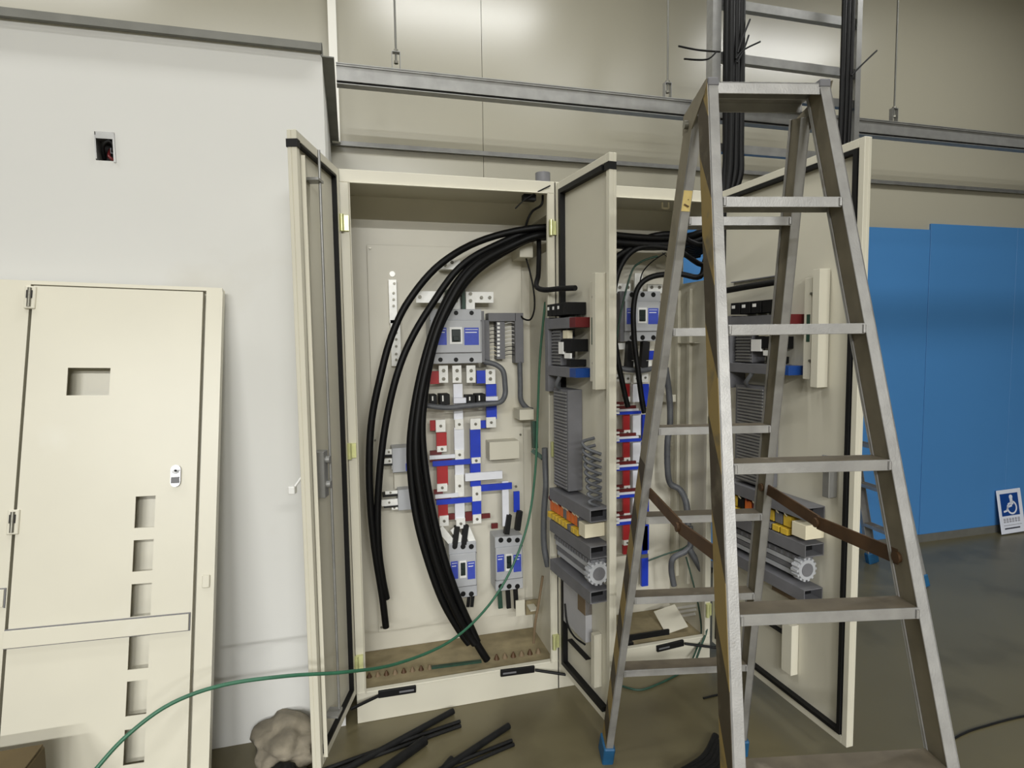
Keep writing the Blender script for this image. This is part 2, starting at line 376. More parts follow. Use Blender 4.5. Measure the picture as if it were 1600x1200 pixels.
# branches to the left hand breakers
each('white_busbar', 'wsl', c1, [(671, 711, 711, 717), (680, 772, 716, 778), (727, 738, 785, 750)], .225, .236)
each('blue_busbar', 'blue', c1, [(676, 719, 736, 727), (682, 779, 738, 787), (752, 756, 800, 766)], .232, .243)
each('dark_red_busbar', 'dred', c1, [(672, 704, 690, 711), (678, 765, 692, 772), (672, 717, 706, 721), (680, 777, 705, 781)], .24, .25)
x = PB('white_busbar', 'wsl', c1, [(785, 752, 795, 822)], .24, .25)
x = PB('blue_busbar', 'blue', c1, [(803, 768, 812, 800)], .25, .26); bolts(x, [(806, 760)], .25, .006)
each('dark_red_busbar', 'dred', c1, [(698, 803, 712, 812), (727, 800, 738, 814), (752, 803, 766, 810), (768, 818, 778, 826)], .255, .265)
for k, (r, lug) in enumerate([((613, 700, 640, 738), [(599, 702, 622, 710), (598, 716, 625, 724), (612, 727, 624, 733)]), ((622, 765, 648, 797), [(602, 767, 624, 772), (596, 780, 626, 790), (612, 790, 626, 796)])]):
    x = PB('circuit_breaker', 'bgrey', c1, [r], .23, PBK, bevel=.002)
    PB('rating_label', 'label', x, [(r[2]-6, r[1]+24, r[2]-1, r[3]-2)], .229, .23)
    for l in lug:
        y = PB('terminal_lug', 'tin', c1, [l], .25, .262); bolts(y, [((l[0]+l[2])/2-3, (l[1]+l[3])/2)], .25, .005)
    each('phase_barrier', 'black', c1, [(lug[0][0]-4, lug[0][3]+1, lug[0][2], lug[0][3]+4), (lug[0][0]-2, lug[1][3]+1, lug[0][2], lug[1][3]+3)], .24, .3)
each('mounting_base', 'cream2', c1, [(616, 738, 642, 763)], .29, PBK)
# lower breakers
breaker(c1, (702, 848, 745, 934), .215, PBK)
breaker(c1, (774, 838, 817, 922), .215, PBK)
for a in (697, 713, 729):
    x = MB().beam(Y(a-5+(713-a)*-.3, 825, .245), Y(a+10, 849, .24), (1, 0, 0), .03, .006).build('terminal_lug', 'tin', c1)
for a, bb in ((708, 830), (722, 828), (789, 812), (806, 806)):
    MB().beam(Y(a+6, bb-8, .24), Y(a+2, bb+22, .235), (1, 0, 0), .022, .03).build('phase_barrier', 'black', c1)
for a in (776, 789, 801):
    MB().beam(Y(a+4, 918, .25), Y(a+6, 950, .25), (1, 0, 0), .02, .012).build('phase_barrier', 'dgreen' if a == 776 else 'black', c1)
for a in (735, 741): MB().beam(Y(a-2, 930, .25), Y(a-4, 948, .25), (1, 0, 0), .014, .01).build('phase_barrier', 'black', c1)
b = MB(); b.p(806, 938, 820, 962, .2, .206).box(.765, .80, .2, .3, Y(812, 958, .2).z, Y(812, 956, .2).z); b.build('mounting_bracket', 'cream', c1)
PB('cover_plate', 'dusty', c1, [(822, 938, 842, 960)], .26, .27)
MB().beam(G(674, 1043, .104), G(752, 1033, .104), (0, 0, 1), .008, .016).build('earth_strip', 'dgreen', c1)
for a in list(range(8)):
    q = G(577+a*13.5, 1058-a*1.9, .1); MB().cyl((q.x, q.y, .1), (q.x, q.y, .1+.018), .012, 8, .003).build('sealing_lump', 'brown' if a % 2 else 'rust', c1)
for a in range(6):
    q = G(776+a*13, 1030-a*2, .1); MB().cyl((q.x, q.y, .1), (q.x, q.y, .1+.022), .013, 8, .003).build('sealing_lump', 'brown' if a % 2 else 'rust', c1)
wire('control_wire', 'brown', [(848, 900, .1), (842, 940, .1), (836, 975, .1), (834, 1005, .1)], .006, c1)
# things near the top right corner
MB().tube([Y(805, 326, .03), Y(820, 312, .02), Y(840, 300, .0), Y(860, 290, -.02)], .003, 6).build('cable_tie', 'black', c1)
PB('tie_holder', 'black', c1, [(818, 303, 838, 313)], .03, .06, bevel=.002)
wire('control_wire', 'black', [(848, 305, .06), (846, 320, .06), (832, 330, .1), (824, 345, .12), (820, 362, .15)], .005, c1)
# sleeves running across to the door
wire('wiring_sleeve', 'black', [(842, 375, .16), (842, 400, .13), (841, 430, .08), (838, 447, .03), (850, 453, -.02), (875, 451, -.1), (899, 450, -.2)], .0105, c1)
# green earth bundle on the right inner wall
MB().beam(Y(834, 658, .16), Y(836, 700, .15), (0, 1, 0), .03, .02).build('earth_bundle', 'dgreen', c1)
MB().beam(Y(832, 704, .15), Y(848, 716, .12), (0, 1, 0), .03, .018).build('earth_bundle', 'dgreen', c1)
PB('wall_bracket', 'cream', c1, [(812, 640, 834, 656)], .2, .3)
wire('conduit_hose', 'hose', [(851, 700, .06), (852, 730, .06), (853, 760, .05), (850, 800, .05), (850, 850, .05), (856, 885, .04)], .013, c1)
# conduit stub on the roof
q = Y(848, 278, .12); MB().cyl((q.x, q.y, H-.001), (q.x, q.y, H+.065), .031, 20).build('conduit_stub', 'dgrey', c1, label='short dark grey conduit stub')

# hinges and stays on the frames
def hinge(par, x, z):
    b = MB(); b.cyl((x, -.02, z-.03), (x, -.02, z+.03), .008, 10); b.box(x-.002, x+.024, -.014, -.002, z-.027, z+.027)
    b.build('hinge', 'zinc', par, label='yellow zinc hinge')
for z in (Y(526, 349, 0).z, Y(539, 704, 0).z, Y(548, 1035, 0).z): hinge(c1, .004, z)
for z in (Y(864, 357, 0).z, Y(868, 700, 0).z, Y(868, 1000, 0).z): hinge(c1, W1-.024, z)
for z in (1.92, 1.1, .25): hinge(c2, WT-.026, z)
def stay(par, a, b_, c_):
    m = MB(); A = Y(*a, -.008); B = Y(*b_, -.008)
    m.beam(A, B, (0, 1, 0), .012, .028)
    o = m.build('door_stay', 'black', par, bevel=.002)
    MB().beam(B-(B-A)*.45, B-(B-A)*.06, (0, 1, 0), .014, .007).build('stay_slot', 'dgrey', o)
    MB().tube([A+Vector((0, -.01, 0)), Y(*c_)], .006, 8).build('stay_rod', 'black', o)
stay(c1, (591, 1085), (650, 1076), (548, 1108, -.07))
stay(c1, (835, 1045), (782, 1052), (884, 1054, -.06))
stay(c2, (1068, 1004), (1026, 1014), (1120, 1012, -.06))

# ------------------------------------------------------------------ doors (parts of the cabinets)
def door(par, O, a, sgn, wd, z0, z1, free=True, gw=.013):
    e = Vector((sgn*math.cos(a), -math.sin(a), 0)); n = Vector((-e.y, e.x, 0))
    if n.x*sgn < 0: n = -n
    n = n if sgn > 0 else (n if n.x < 0 else -n)
    O = Vector(O)
    T = lambda p: O + e*p.x + n*p.y + Vector((0, 0, p.z))        # (u along door, w towards the inside, z)
    th = .028
    b = MB(T).box(.004, wd, -th, -.016, z0, z1)                   # skin
    for (u0, u1, za, zb) in ((.004, .03, z0, z1), (wd-.022, wd, z0, z1), (.03, wd-.022, z0, z0+.028), (.03, wd-.022, z1-.028, z1)):
        b.box(u0, u1, -.016, 0, za, zb)
    d = b.build('door', 'cream', par, bevel=.0015)
    g = MB(T); gh = .001 if gw < .01 else .006
    u0, u1, za, zb = .032, wd-.026, z0+.03, z1-.03
    g.box(u0, u0+gw, -.016, gh, za, zb).box(u0+gw, u1-gw, -.016, gh, za, za+gw).box(u0+gw, u1-gw, -.016, gh, zb-gw, zb)
    if free: g.box(u1-gw, u1, -.016, .006, za, zb)
    g.build('gasket', 'black', d, label='black rubber door gasket')
    return d, T
d1, T1 = door(c1, (0, -.012, 0), 1.851417, 1, .405, .13, 2.095, False, .0065)
d2, T2 = door(c1, (W1, -.012, 0), 1.664192, -1, .418, .1, 2.09, False, .018)
d3, T3 = door(c2, (WT, -.012, 0), 1.598719, -1, .737, .1, 2.09)
# door one: astragal, lock rod, lever
b = MB(T1).box(.372, .375, .0, .012, .15, 2.03); b.build('edge_lip', 'cream', d1)
MB(T1).box(.385, .4075, -.0305, .003, 2.045, 2.068).build('edge_pad', 'black', d1)
MB(T2).box(.39, .4205, -.026, .004, 2.035, 2.06).build('edge_pad', 'black', d2)
b = MB(T1).cyl((.277, .022, .25), (.277, .022, 2.075), .0045, 8); b.build('lock_rod', 'galv', d1)
for z in (1.98, .24): MB(T1).box(.26, .31, -.015, .028, z-.004, z+.004).build('rod_guide', 'galv', d1)
b = MB(T1).box(.285, .325, -.016, .018, .98, 1.13); b.cyl((.30, .018, 1.1), (.30, .03, 1.1), .012).cyl((.30, .018, 1.02), (.30, .03, 1.02), .012); b.build('lock_case', 'galv', d1, bevel=.002)
b = MB(T1).beam((.36, -.028, 1.075), (.372, -.06, 1.03), (1, 0, 0), .012, .006); b.box(.366, .388, -.075, -.055, 1.01, 1.034); b.build('lever_handle', 'white', d1, bevel=.002)

# equipment on the inner face of doors two and three (same layout)
def fitout(d, T, s, k, full):
    """s: u offset of the device group, k: stretch of the group along the door"""
    U = lambda u: s+u*k
    def bx(name, m, u0, u1, w0, w1, z0, z1, bev=.001): return MB(T).box(U(u0), U(u1), w0, w1, z0, z1).build(name, m, d, bevel=bev)
    W0 = -.014
    # upright lock rails near the free edge
    bx('stiffener', 'cream', *full['rail'], W0, .018, 1.325, 1.675)
    bx('stiffener', 'cream', *full['rail2'], W0, .03, 1.30, 1.70)
    bx('slot', 'dgreen', full['rail'][0]+.012/k, full['rail'][1]-.006/k, .018, .0186, 1.455, 1.55, 0)
    for z in (1.62, 1.39): MB(T).cyl((U(full['rail'][1]), .0, z), (U(full['rail'][1]), .024, z), .005, 8).build('screw', 'bolt', d)
    # relays
    for i in range(4): 
        r = bx('relay', 'black', .05+.045*i, .09+.045*i, W0, .065, 1.565, 1.61)
    for i in range(3): bx('relay_tag', 'white', .056+.045*i, .07+.045*i, .064, .066, 1.588, 1.6, 0)
    # duct frame round the terminal group
    bx('wiring_duct', 'dgrey', .015, .045, W0, .06, 1.27, 1.56)
    bx('wiring_duct', 'dgrey', .045, .235, W0, .06, 1.515, 1.555); bx('wiring_duct', 'dgrey', .045, .235, W0, .06, 1.335, 1.372)
    bx('indicator', 'dred', .235, .285, W0, .06, 1.517, 1.553); bx('indicator', 'signb', .235, .285, W0, .06, 1.337, 1.37)
    bx('terminal_block', 'dgrey', .06, .13, W0, .045, 1.375, 1.512)
    for i in range(11): bx('terminal_fin', 'galv', .063, .127, .045, .052, 1.38+i*.0122, 1.384+i*.0122, 0)
    bx('control_relay', 'black', .15, .24, W0, .055, 1.43, 1.475); bx('relay_tag', 'white', .135, .175, .045, .057, 1.42, 1.465, 0)
    bx('relay_tag', 'white', .185, .235, .05, .057, 1.405, 1.424, 0); bx('relay_tag', 'ivory', .16, .2, .03, .05, 1.478, 1.508, 0)
    bx('control_relay', 'black', .19, .225, W0, .05, 1.376, 1.4)
    # long slotted duct
    q = bx('slotted_duct', 'dgrey', .06, .19, W0, .045, .9, 1.285)
    for i in range(30): bx('duct_finger', 'galv', .072, .178, .045, .05, .907+i*.0125, .913+i*.0125, 0)
    wireb = MB(T).tube([(U(.1), .03, 1.28), (U(.12), .06, 1.3), (U(.14), .05, 1.34)], .008); wireb.build('harness', 'hose', d)
    # three horizontal ducts (square tubes open at the free end)
    for z in (.865, .735, .575):
        t = MB(T); a, e = full['d'] 
        u0, u1 = U(a), U(e)
        h = .022
        t.box(u0, u1, W0, .066, z+h-.003, z+h).box(u0, u1, W0, .066, z-h, z-h+.003).box(u0, u1, .063, .066, z-h+.003, z+h-.003).box(u0, u1, W0, W0+.003, z-h+.003, z+h-.003)
        t.box(u0, u1-.05, W0+.003, .063, z-h+.003, z+h-.003)
        t.build('wiring_duct', 'dgrey', d)
        MB(T).box(u1-.05, u1-.049, W0+.003, .063, z-h+.003, z+h-.003).build('duct_core', 'black', d)
    n = full['n']; a, e = full['t']; st_ = (e-a)/n
    for i in range(n):
        u = a+st_*i; col = full['cols'][i]
        bx('terminal_block', col, u, u+st_*.86, W0, .05, .79, .83)
        bx('terminal_plug', 'yellow' if i % 7 != 6 else 'dgrey', u, u+st_*.8, .02, .062, .762, .784)
        MB(T).tube([(U(u+st_*.4), .045, .825), (U(u+st_*.4), .06, .84), (U(u+st_*.45), .05, .86)], .003, 5, 3).build('control_wire', 'ivory' if i % 3 else 'dred', d)
    bx('end_stop', 'ivory', e+.012, e+.06, W0, .065, .775, .825)
    # terminal rows with the toothed end cap
    a, e = full['tb']
    for j, z in enumerate((.69, .668, .646, .624)):
        bx('terminal_row', 'bgrey' if j % 2 else 'dgrey', a, e, W0, .05-.004*j, z-.009, z+.009)
    for i in range(14):
        u = a+(e-a)*i/14
        bx('terminal_screw', 'dgrey', u+.004, u+.012, .05, .053, .683, .698, 0)
    cu = U(e)+.002; cz, cw = .656, .03
    g = MB(T).cyl((cu-.014, cw, cz), (cu+.02, cw, cz), .036, 20)
    for i in range(14):
        t = 2*math.pi*i/14
        g.beam((cu+.003, cw+.034*math.cos(t), cz+.034*math.sin(t)), (cu+.003, cw+.043*math.cos(t), cz+.043*math.sin(t)), (1, 0, 0), .03, .009)
    g.build('end_cap', 'bgrey', d)
    MB(T).cyl((cu+.02, cw, cz), (cu+.022, cw, cz), .024, 18).build('cap_face', 'dgrey', d)
fitout(d2, T2, 0, 1, dict(rail=(.313, .343), rail2=(.352, .376), d=(.06, .40), t=(.03, .30), n=9, cols=['orange']*4+['dgrey']+['orange']*3+['dgrey'], tb=(.07, .375)))
fitout(d3, T3, .12, 1.35, dict(rail=(.300, .325), rail2=(.335, .358), d=(.02, .36), t=(.02, .30), n=9, cols=['dgrey', 'yellow', 'black', 'orange', 'dred', 'black', 'yellow', 'dgrey', 'yellow'], tb=(.0, .325)))
# document pocket, low stiffener and lock on doors two and three
MB(T2).box(.07, .26, -.015, .012, .335, .5).build('document_pocket', 'paper', d2, label='bluish grey document pocket')
MB(T2).box(.2, .26, -.015, .014, .44, .53).build('fibre_board', 'brown', d2)
MB(T2).tube([(.10, .02, .42), (.14, .03, .36), (.2, .03, .335), (.27, .02, .335)], .004, 6).build('pocket_edge', 'black', d2)
MB(T2).box(.09, .25, -.015, .006, .26, .264).build('slot', 'dark', d2)
MB(T2).box(.31, .335, -.015, .016, .2, .4).build('stiffener', 'cream', d2, bevel=.001)
b = MB(T2)
for i in range(9):
    t = i/8; b.tube([(.31+.05*t, .0, 1.12-.2*t), (.315+.05*t, .05, 1.11-.2*t), (.34+.03*t, .045, 1.09-.19*t), (.36, .0, 1.07-.19*t)], .006, 6, 4)
b.build('wrapped_wires', 'hose', d2)
MB(T3).box(.45, .5, -.015, .016, .22, .41).build('stiffener', 'cream', d3, bevel=.001)
MB(T3).box(.28, .45, -.015, .006, .35, .356).build('slot', 'dark', d3)
MB(T3).box(.38, .5, -.015, .004, .5, .56).build('fibre_board', 'brown', d3)
b = MB(T3).box(.625, .655, -.015, .02, .93, 1.06); b.cyl((.64, .02, 1.03), (.64, .035, 1.03), .014).box(.63, .665, .02, .03, 1.06, 1.075); b.build('lock_case', 'galv', d3, bevel=.002)
MB(T3).tube([(.02, .06, 1.66), (.15, .07, 1.662), (.28, .06, 1.668), (.41, .03, 1.675)], .012, 10).build('wiring_sleeve', 'black', d3)
MB(T3).box(.1, .42, -.015, .0, 1.7, 1.704).build('slot', 'dgrey', d3)

# --- cabinet two, inside
x = MB().box(W1+.09, WT-.1, PBK, PBK+.004, .19, 1.885).build('mounting_plate', 'cream2', c2, bevel=.001)
x = PB('terminal_bar', 'tin', c2, [(958, 443, 985, 458), (1012, 444, 1035, 458)], .25, .26); bolts(x, [(968, 449), (981, 449), (1018, 449), (1030, 449)], .25)
x = PB('terminal_bar', 'tin', c2, [(992, 427, 1004, 456)], .24, .25)
breaker(c2, (976, 455, 1032, 533), .2, PBK)
each('wiring_duct', 'dgrey', c2, [(969, 455, 977, 534)], .22, PBK)
PB('bus_bracket', 'tin', c2, [(966, 536, 985, 546)], .24, .25)
for a in (985, 1008):
    m = MB(); A = Y(a, 534, .22); B = Y(a-3, 574, .2); m.beam(A, B, (1, 0, 0), .035, .03); m.build('terminal_boot', 'black', c2)
    PB('terminal_lug', 'tin', c2, [(a+2, 563, a+10, 572)], .19, .2)
PB('blue_busbar', 'blue', c2, [(1014, 548, 1026, 562)], .25, .26)
wire('conduit_hose', 'hose', [(962, 574, .2), (985, 578, .18), (1010, 578, .18), (1035, 570, .2)], .012, c2)
for r in [(960, 585, 970, 596), (977, 585, 985, 598), (990, 584, 1000, 598), (1003, 583, 1013, 597)]:
    x = PB('terminal_lug', 'tin', c2, [r], .235, .25); bolts(x, [((r[0]+r[2])/2, (r[1]+r[3])/2)], .235, .006)
ys = [600, 648, 691, 735, 778, 820]
for k, y in enumerate(ys):
    y2 = y+(32 if k else 28)
    PB('red_busbar', 'red', c2, [(974, y, 984, y2-8)], .245, .26)
    x = PB('busbar_joint', 'tin', c2, [(975, y2-8, 985, y2)], .24, .25); bolts(x, [(980, y2-4)], .24, .005)
    PB('white_busbar', 'wsl', c2, [(989, y, 1001, y2)], .245, .26)
    PB('blue_busbar', 'blue', c2, [(1004, y, 1014, y2+8)], .245, .26)
    if k:
        PB('dark_red_busbar', 'dred', c2, [(964, y-14, 994, y-9)], .225, .235)
        x = PB('white_busbar', 'wsl', c2, [(962, y-9, 998, y-5.5)], .22, .23)
        PB('blue_busbar', 'blue', c2, [(963, y-5, 1002, y-.5)], .215, .226)
        PB('red_busbar', 'dred', c2, [(960, y-20, 975, y-15)], .225, .235)
        for j in range(3): PB('terminal_lug', 'tin', c2, [(958, y-16+6*j, 968, y-13+6*j)], .2, .21)
x = PB('blue_busbar', 'blue', c2, [(1003, 822, 1012, 866), (1003, 870, 1013, 916)], .245, .26)
PB('busbar_joint', 'bolt', c2, [(1002, 866, 1013, 872)], .244, .26)
PB('red_busbar', 'red', c2, [(974, 852, 984, 866)], .245, .26)
x = PB('cover_plate', 'cream', c2, [(960, 868, 998, 930)], .3, PBK)
wire('conduit_hose', 'hose', [(1040, 575, .2), (1046, 620, .22), (1047, 660, .22), (1043, 690, .22), (1043, 730, .22), (1047, 755, .22), (1062, 765, .2), (1072, 785, .16), (1075, 820, .14)], .015, c2)
PB('junction_box', 'cream', c2, [(1040, 617, 1056, 628)], .24, PBK)
wire('conduit_hose', 'hose', [(1078, 822, .14), (1079, 850, .13), (1070, 862, .13), (1052, 872, .14), (1049, 890, .15), (1053, 915, .15)], .014, c2)
wire('conduit_hose', 'hose', [(1077, 858, .12), (1090, 880, .1), (1098, 892, .08), (1108, 892, .05), (1114, 884, .03)], .015, c2)
wire('earth_wire', 'dgreen', [(1013, 876, .2), (1040, 866, .18), (1065, 858, .15), (1077, 850, .13)], .004, c2)
wire('control_wire', 'dgreen', [(1072, 870, .14), (1090, 940, .08), (1096, 990, .03), (1088, 1015, -.03), (1082, 1030, -.06)], .004, c2)
wire('control_wire', 'dgreen', [(1105, 960, .02), (1104, 985, .0), (1095, 1010, -.03), (1086, 1035, -.06)], .005, c2)
wire('earth_wire', 'dgreen', [(1028, 400, .12), (1000, 410, .16), (985, 430, .18), (968, 500, .18), (962, 560, .18), (960, 640, .18)], .0045, c2)
wire('control_wire', 'black', [(1040, 395, .1), (1020, 408, .14), (1005, 424, .18), (1000, 440, .2)], .003, c2)
wire('control_wire', 'black', [(1035, 395, .1), (1044, 404, .1), (1050, 420, .12)], .002, c2)
XS = WT-.0045
for a, b_ in (((1052, 951), (1088, 946)), ((1057, 957), (1088, 952)), ((1063, 963), (1086, 959))):
    MB().beam(at(*a, 0, XS), at(*b_, 0, XS), (0, 0, 1), .011, .003).build('louvre_light', 'white', c2)  # white bars painted in for the light showing through the vent slots
m = MB(); A = Y(1035, 953, .22); m.beam(Y(1038, 950, .24), Y(1058, 985, .1), (1, 0, .35), .11, .003); m.build('mounting_bracket', 'cream', c2)
b = MB(); b.box(W1+.1, W1+.38, .06, .2, .1, .112); b.build('floor_cover', 'dark', c2)
PB('floor_clip', 'black', c2, [(968, 990, 1046, 998)], .05, .06)
PB('hook', 'ivory', c2, [(1034, 316, 1036, 326), (1044, 316, 1046, 326), (1036, 324, 1044, 327)], .1, .104)
MB().box(WT-.03, WT-.004, .1, .25, 1.45, 1.452).build('wall_bracket', 'cream', c2)
MB().box(WT-.02, WT-.004, .16, .18, .3, 1.7).box(WT-.02, WT-.004, .26, .28, .3, 1.7).build('side_rail', 'cream', c2)

# ------------------------------------------------------------------ cables
def cable_thing(P, r, label, group=None, m='cable', n=10, name='power_cable', cat='cable', sub=6):
    P = [Vector(p) for p in P]
    return MB().tube(P, r, n, sub).build(name, m, None, loc=tuple(P[-1]), label=label, cat=cat, group=group)
# six feeders: down the tray, through the side of cabinet two into cabinet one
def feed(i, off):
    x = 1.732+.026*(i % 3); y = .15+.03*(i//3)
    return [(x, y, 4.0), (x, y, 3.0), (x+.003, y, 2.4), (x-.01, y-.005, 2.19), (1.68, .135+.03*(i % 3), 2.03-.014*(i//3)), (1.56, .11+.032*(i % 3), 1.945-.03*(i//3)),
            (1.36, .11+.032*(i % 3), 1.915-.03*(i//3)+off), (1.1, .12+.032*(i % 3), 1.925-.03*(i//3)), (.83, .12+.032*(i % 3), 1.945-.03*(i//3))]
loose = [
    [(760, 373, .17), (690, 411, .15), (640, 468, .14), (612, 525, .13), (594, 590, .12), (581, 655, .12), (577, 720, .12), (579, 790, .13), (586, 860, .15), (597, 930, .18), (603, 980, .2)],
    [(775, 383, .16), (718, 418, .15), (672, 480, .14), (640, 535, .13), (619, 590, .12), (603, 660, .12), (594, 730, .12), (590, 800, .13), (592, 860, .15), (598, 905, .17), (604, 935, .19)],
    [(785, 388, .15), (728, 425, .13), (688, 490, .11), (664, 560, .1), (647, 640, .09), (641, 710, .09), (648, 790, .09), (664, 860, .09), (690, 935, .1), (718, 985, .11), (733, 1005, .11)],
    [(795, 386, .13), (735, 424, .11), (694, 490, .09), (670, 560, .08), (654, 640, .07), (650, 710, .06), (660, 790, .06), (679, 870, .06), (705, 940, .07), (730, 988, .08), (742, 1006, .08)],
    [(790, 380, .17), (732, 420, .15), (692, 480, .13), (666, 560, .12), (655, 640, .11), (655, 710, .1), (668, 790, .1), (688, 870, .1), (714, 945, .1), (742, 1000, .1), (761, 1031, .1)],
    [(795, 390, .15), (736, 432, .13), (694, 496, .11), (673, 560, .09), (661, 640, .08), (661, 700, .08), (672, 780, .075), (692, 865, .075), (716, 935, .08), (736, 980, .09), (746, 1003, .09)]]
lab = ['outermost thick black cable arching left in the near cabinet, longest end low',
       'second thick black cable from the left in the near cabinet, ending beside the first',
       'leftmost cable of the thick bundle curving down the near cabinet', 'cable second from the left in the thick bundle of the near cabinet',
       'thick black cable of the near bundle reaching lowest, to the cabinet floor', 'frontmost right cable of the thick bundle, nearest the red busbars']
for i in range(6):
    P = feed(i, 0) + [Y(*p) for p in loose[i]]
    cable_thing(P, (.0145, .0145, .016, .016, .016, .015)[i], lab[i], 'feeder cables in the near cabinet')
# feeders that stay in cabinet two
for i, (pts, lb) in enumerate([
    ([(1094, 432, .1), (1060, 428, .12), (1020, 432, .14), (998, 448, .15), (990, 480, .15), (991, 530, .14), (997, 580, .13), (1003, 625, .13), (1007, 645, .13)], 'black cable in the far cabinet bending past the breaker toggle to the busbars'),
    ([(1060, 392, .1), (1010, 385, .11), (980, 400, .12), (962, 440, .13), (958, 500, .14), (965, 560, .13), (975, 610, .13), (981, 636, .13)], 'black cable in the far cabinet hanging just behind the middle door edge')]):
    P = [(1.745+.027*i, .212, 4.0), (1.745+.027*i, .212, 2.7), (1.745+.027*i, .205, 2.25), (1.70, .16, 2.0), (1.6, .13, 1.84-.03*i)] + [Y(*p) for p in pts]
    cable_thing(P, .0125, lb)
for i in range(7):   # short feeder loops drooping under the bundle in cabinet two
    P = [(1.6, .1+.014*i, 1.93-.012*i), (1.54, .1+.014*i, 1.89-.006*i)] + [Y(1050-4*i, 366+3*i, .1+.012*i), Y(1005-6*i, 374+4*i, .13), Y(975-4*i, 398+5*i, .16), Y(955-3*i, 440+4*i, .19), Y(946, 480, .2+.012*i)]
    cable_thing(P, .0135, 'black cable drooping across the top of the far cabinet', 'drooping cables in the far cabinet')
# riser of cables on the right rail of the tray
for i in range(3):
    x = 2.36+.024*i
    cable_thing([(x, .16, 4.0), (x, .16, 3.0), (x-.005, .16, 2.4), (x-.02, .17, 1.9)], .0115, ('leftmost', 'middle', 'rightmost')[i]+' of the three black cables tied along the right rail of the upright tray', 'cables on the right tray rail')
# green earth wire
gp = [(148, 1204, -.72), (200, 1148, -.68), (268, 1099, -.64), (350, 1070, -.6), (450, 1056, -.56), (540, 1050, -.48), (620, 1037, -.32), (700, 1004, -.14), (756, 955, -.02), (796, 895, .05), (824, 820, .09), (836, 740, .11), (840, 650, .12), (843, 570, .12), (848, 510, .12), (852, 472, .12)]
cable_thing([G(20, 1370, .006), Y(104, 1260, -.745)] + [Y(*p) for p in gp], .0052, 'long green earth wire looping from the near cabinet to the floor', None, 'green', 8, 'earth_wire', 'wire')
# cable ties on the tray cables
ties = [[(1060, 72), (1090, 78), (1125, 81)], [(1069, 92), (1104, 93), (1120, 80)], [(1153, 82), (1160, 60), (1172, 30)], [(1150, 92), (1162, 78), (1188, 65)], [(1152, 98), (1162, 78), (1170, 55)], [(1330, 118), (1350, 98), (1370, 79)]]
tl = ['thin black cable tie tail pointing left, upper one on the tray', 'thin black cable tie tail pointing left, lower one on the tray', 'black cable tie tail pointing steeply up from the left tray cables', 'black cable tie tail slanting right from the left tray cables', 'short black cable tie tail between the other two on the left tray cables', 'single black cable tie tail on the right tray rail']
for q, l in zip(ties, tl):
    y = .13
    o = MB().tube([Y(p[0], p[1], y) for p in q], .004, 6).build('cable_tie', 'black', None, loc=tuple(Y(*q[0], y)), label=l, cat='cable tie')

# ------------------------------------------------------------------ upright cable tray
ty = .20
XL0, XL1, XR0, XR1 = 1.664, 1.712, 2.475, 2.505
tray = thing('cable_tray', ((XL0+XR1)/2, ty, 2.1), 'upright ladder type metal cable tray above the stepladder', 'cable tray')
b = MB().box(XL0+.003, XL0+.006, ty, ty+.05, 2.12, 4.0).box(XL0+.006, XL1, ty, ty+.004, 2.12, 4.0).box(XL0+.006, XL0+.02, ty+.046, ty+.05, 2.12, 4.0); b.build('side_rail', 'galv', tray)
b = MB().box(XR0+.031, XR0+.034, ty, ty+.07, 2.12, 4.0).box(XR0+.004, XR0+.031, ty, ty+.004, 2.12, 4.0); b.build('side_rail', 'galv', tray)
for (px, py) in ((1235, 22), (1240, 104), (1310, 162), (1178, 236)):
    z = Y(px, py, ty+.03).z
    b = MB().box(XL0+.006, XR0+.031, ty+.02, ty+.05, z-.02, z-.017).box(XL0+.006, XR0+.031, ty+.02, ty+.023, z-.017, z+.02).box(XL0+.006, XR0+.031, ty+.047, ty+.05, z-.017, z+.02)
    b.build('rung', 'galv', tray)
# suspended channel on threaded rods
ry = .36
rail = thing('hanging_channel', (1.5, ry, 2.55), 'long galvanised steel channel hung from threaded rods above the cabinets', 'channel')
def sl(x): return Y(532, 130, ry).z + (Y(1600, 215, ry).z-Y(532, 130, ry).z)*(x-.015)/3.84
za, zb = 2.545, 2.628
b = MB()
xa, xb_ = .0, 8.5
for (y0, y1, z0, z1) in ((ry, ry+.003, za+.016, zb-.012), (ry, ry+.014, za+.013, za+.016), (ry-.006, ry+.003, zb-.012, zb-.009), (ry-.003, ry+.003, zb-.009, zb-.004), (ry-.006, ry+.045, zb-.004, zb), (ry, ry+.045, za, za+.003), (ry+.042, ry+.045, za+.003, za+.02)):
    b.box(xa, xb_, y0, y1, z0, z1)
b.build('channel', 'galv', rail)
MB().box(xa, xb_, ry+.011, ry+.014, za+.003, za+.013).build('channel_slot_shade', 'dark', rail)  # near-black strip paints the shade inside the channel's open underside
for (px, py) in ((619, 100), (1043, 145), (1397, 180)):
    x = Y(px, py, ry+.02).x
    MB().cyl((x, ry+.02, zb+.03), (x, ry+.02, 4.0), .0045, 8).build('threaded_rod', 'dgalv', rail)
    h = MB().box(x-.018, x-.0155, ry+.01, ry+.035, zb, zb+.075).box(x+.0155, x+.018, ry+.01, ry+.035, zb, zb+.075).box(x-.018, x+.018, ry+.01, ry+.035, zb+.075, zb+.078).box(x-.018, x+.018, ry+.01, ry+.035, zb, zb+.002)
    h.build('hanger_bracket', 'galv', rail)
    MB().cyl((x, ry+.02, zb+.078), (x, ry+.02, zb+.087), .011, 6, smooth=False).cyl((x, ry+.02, zb+.03), (x, ry+.02, zb+.04), .01, 6, smooth=False).build('nut', 'bolt', rail)

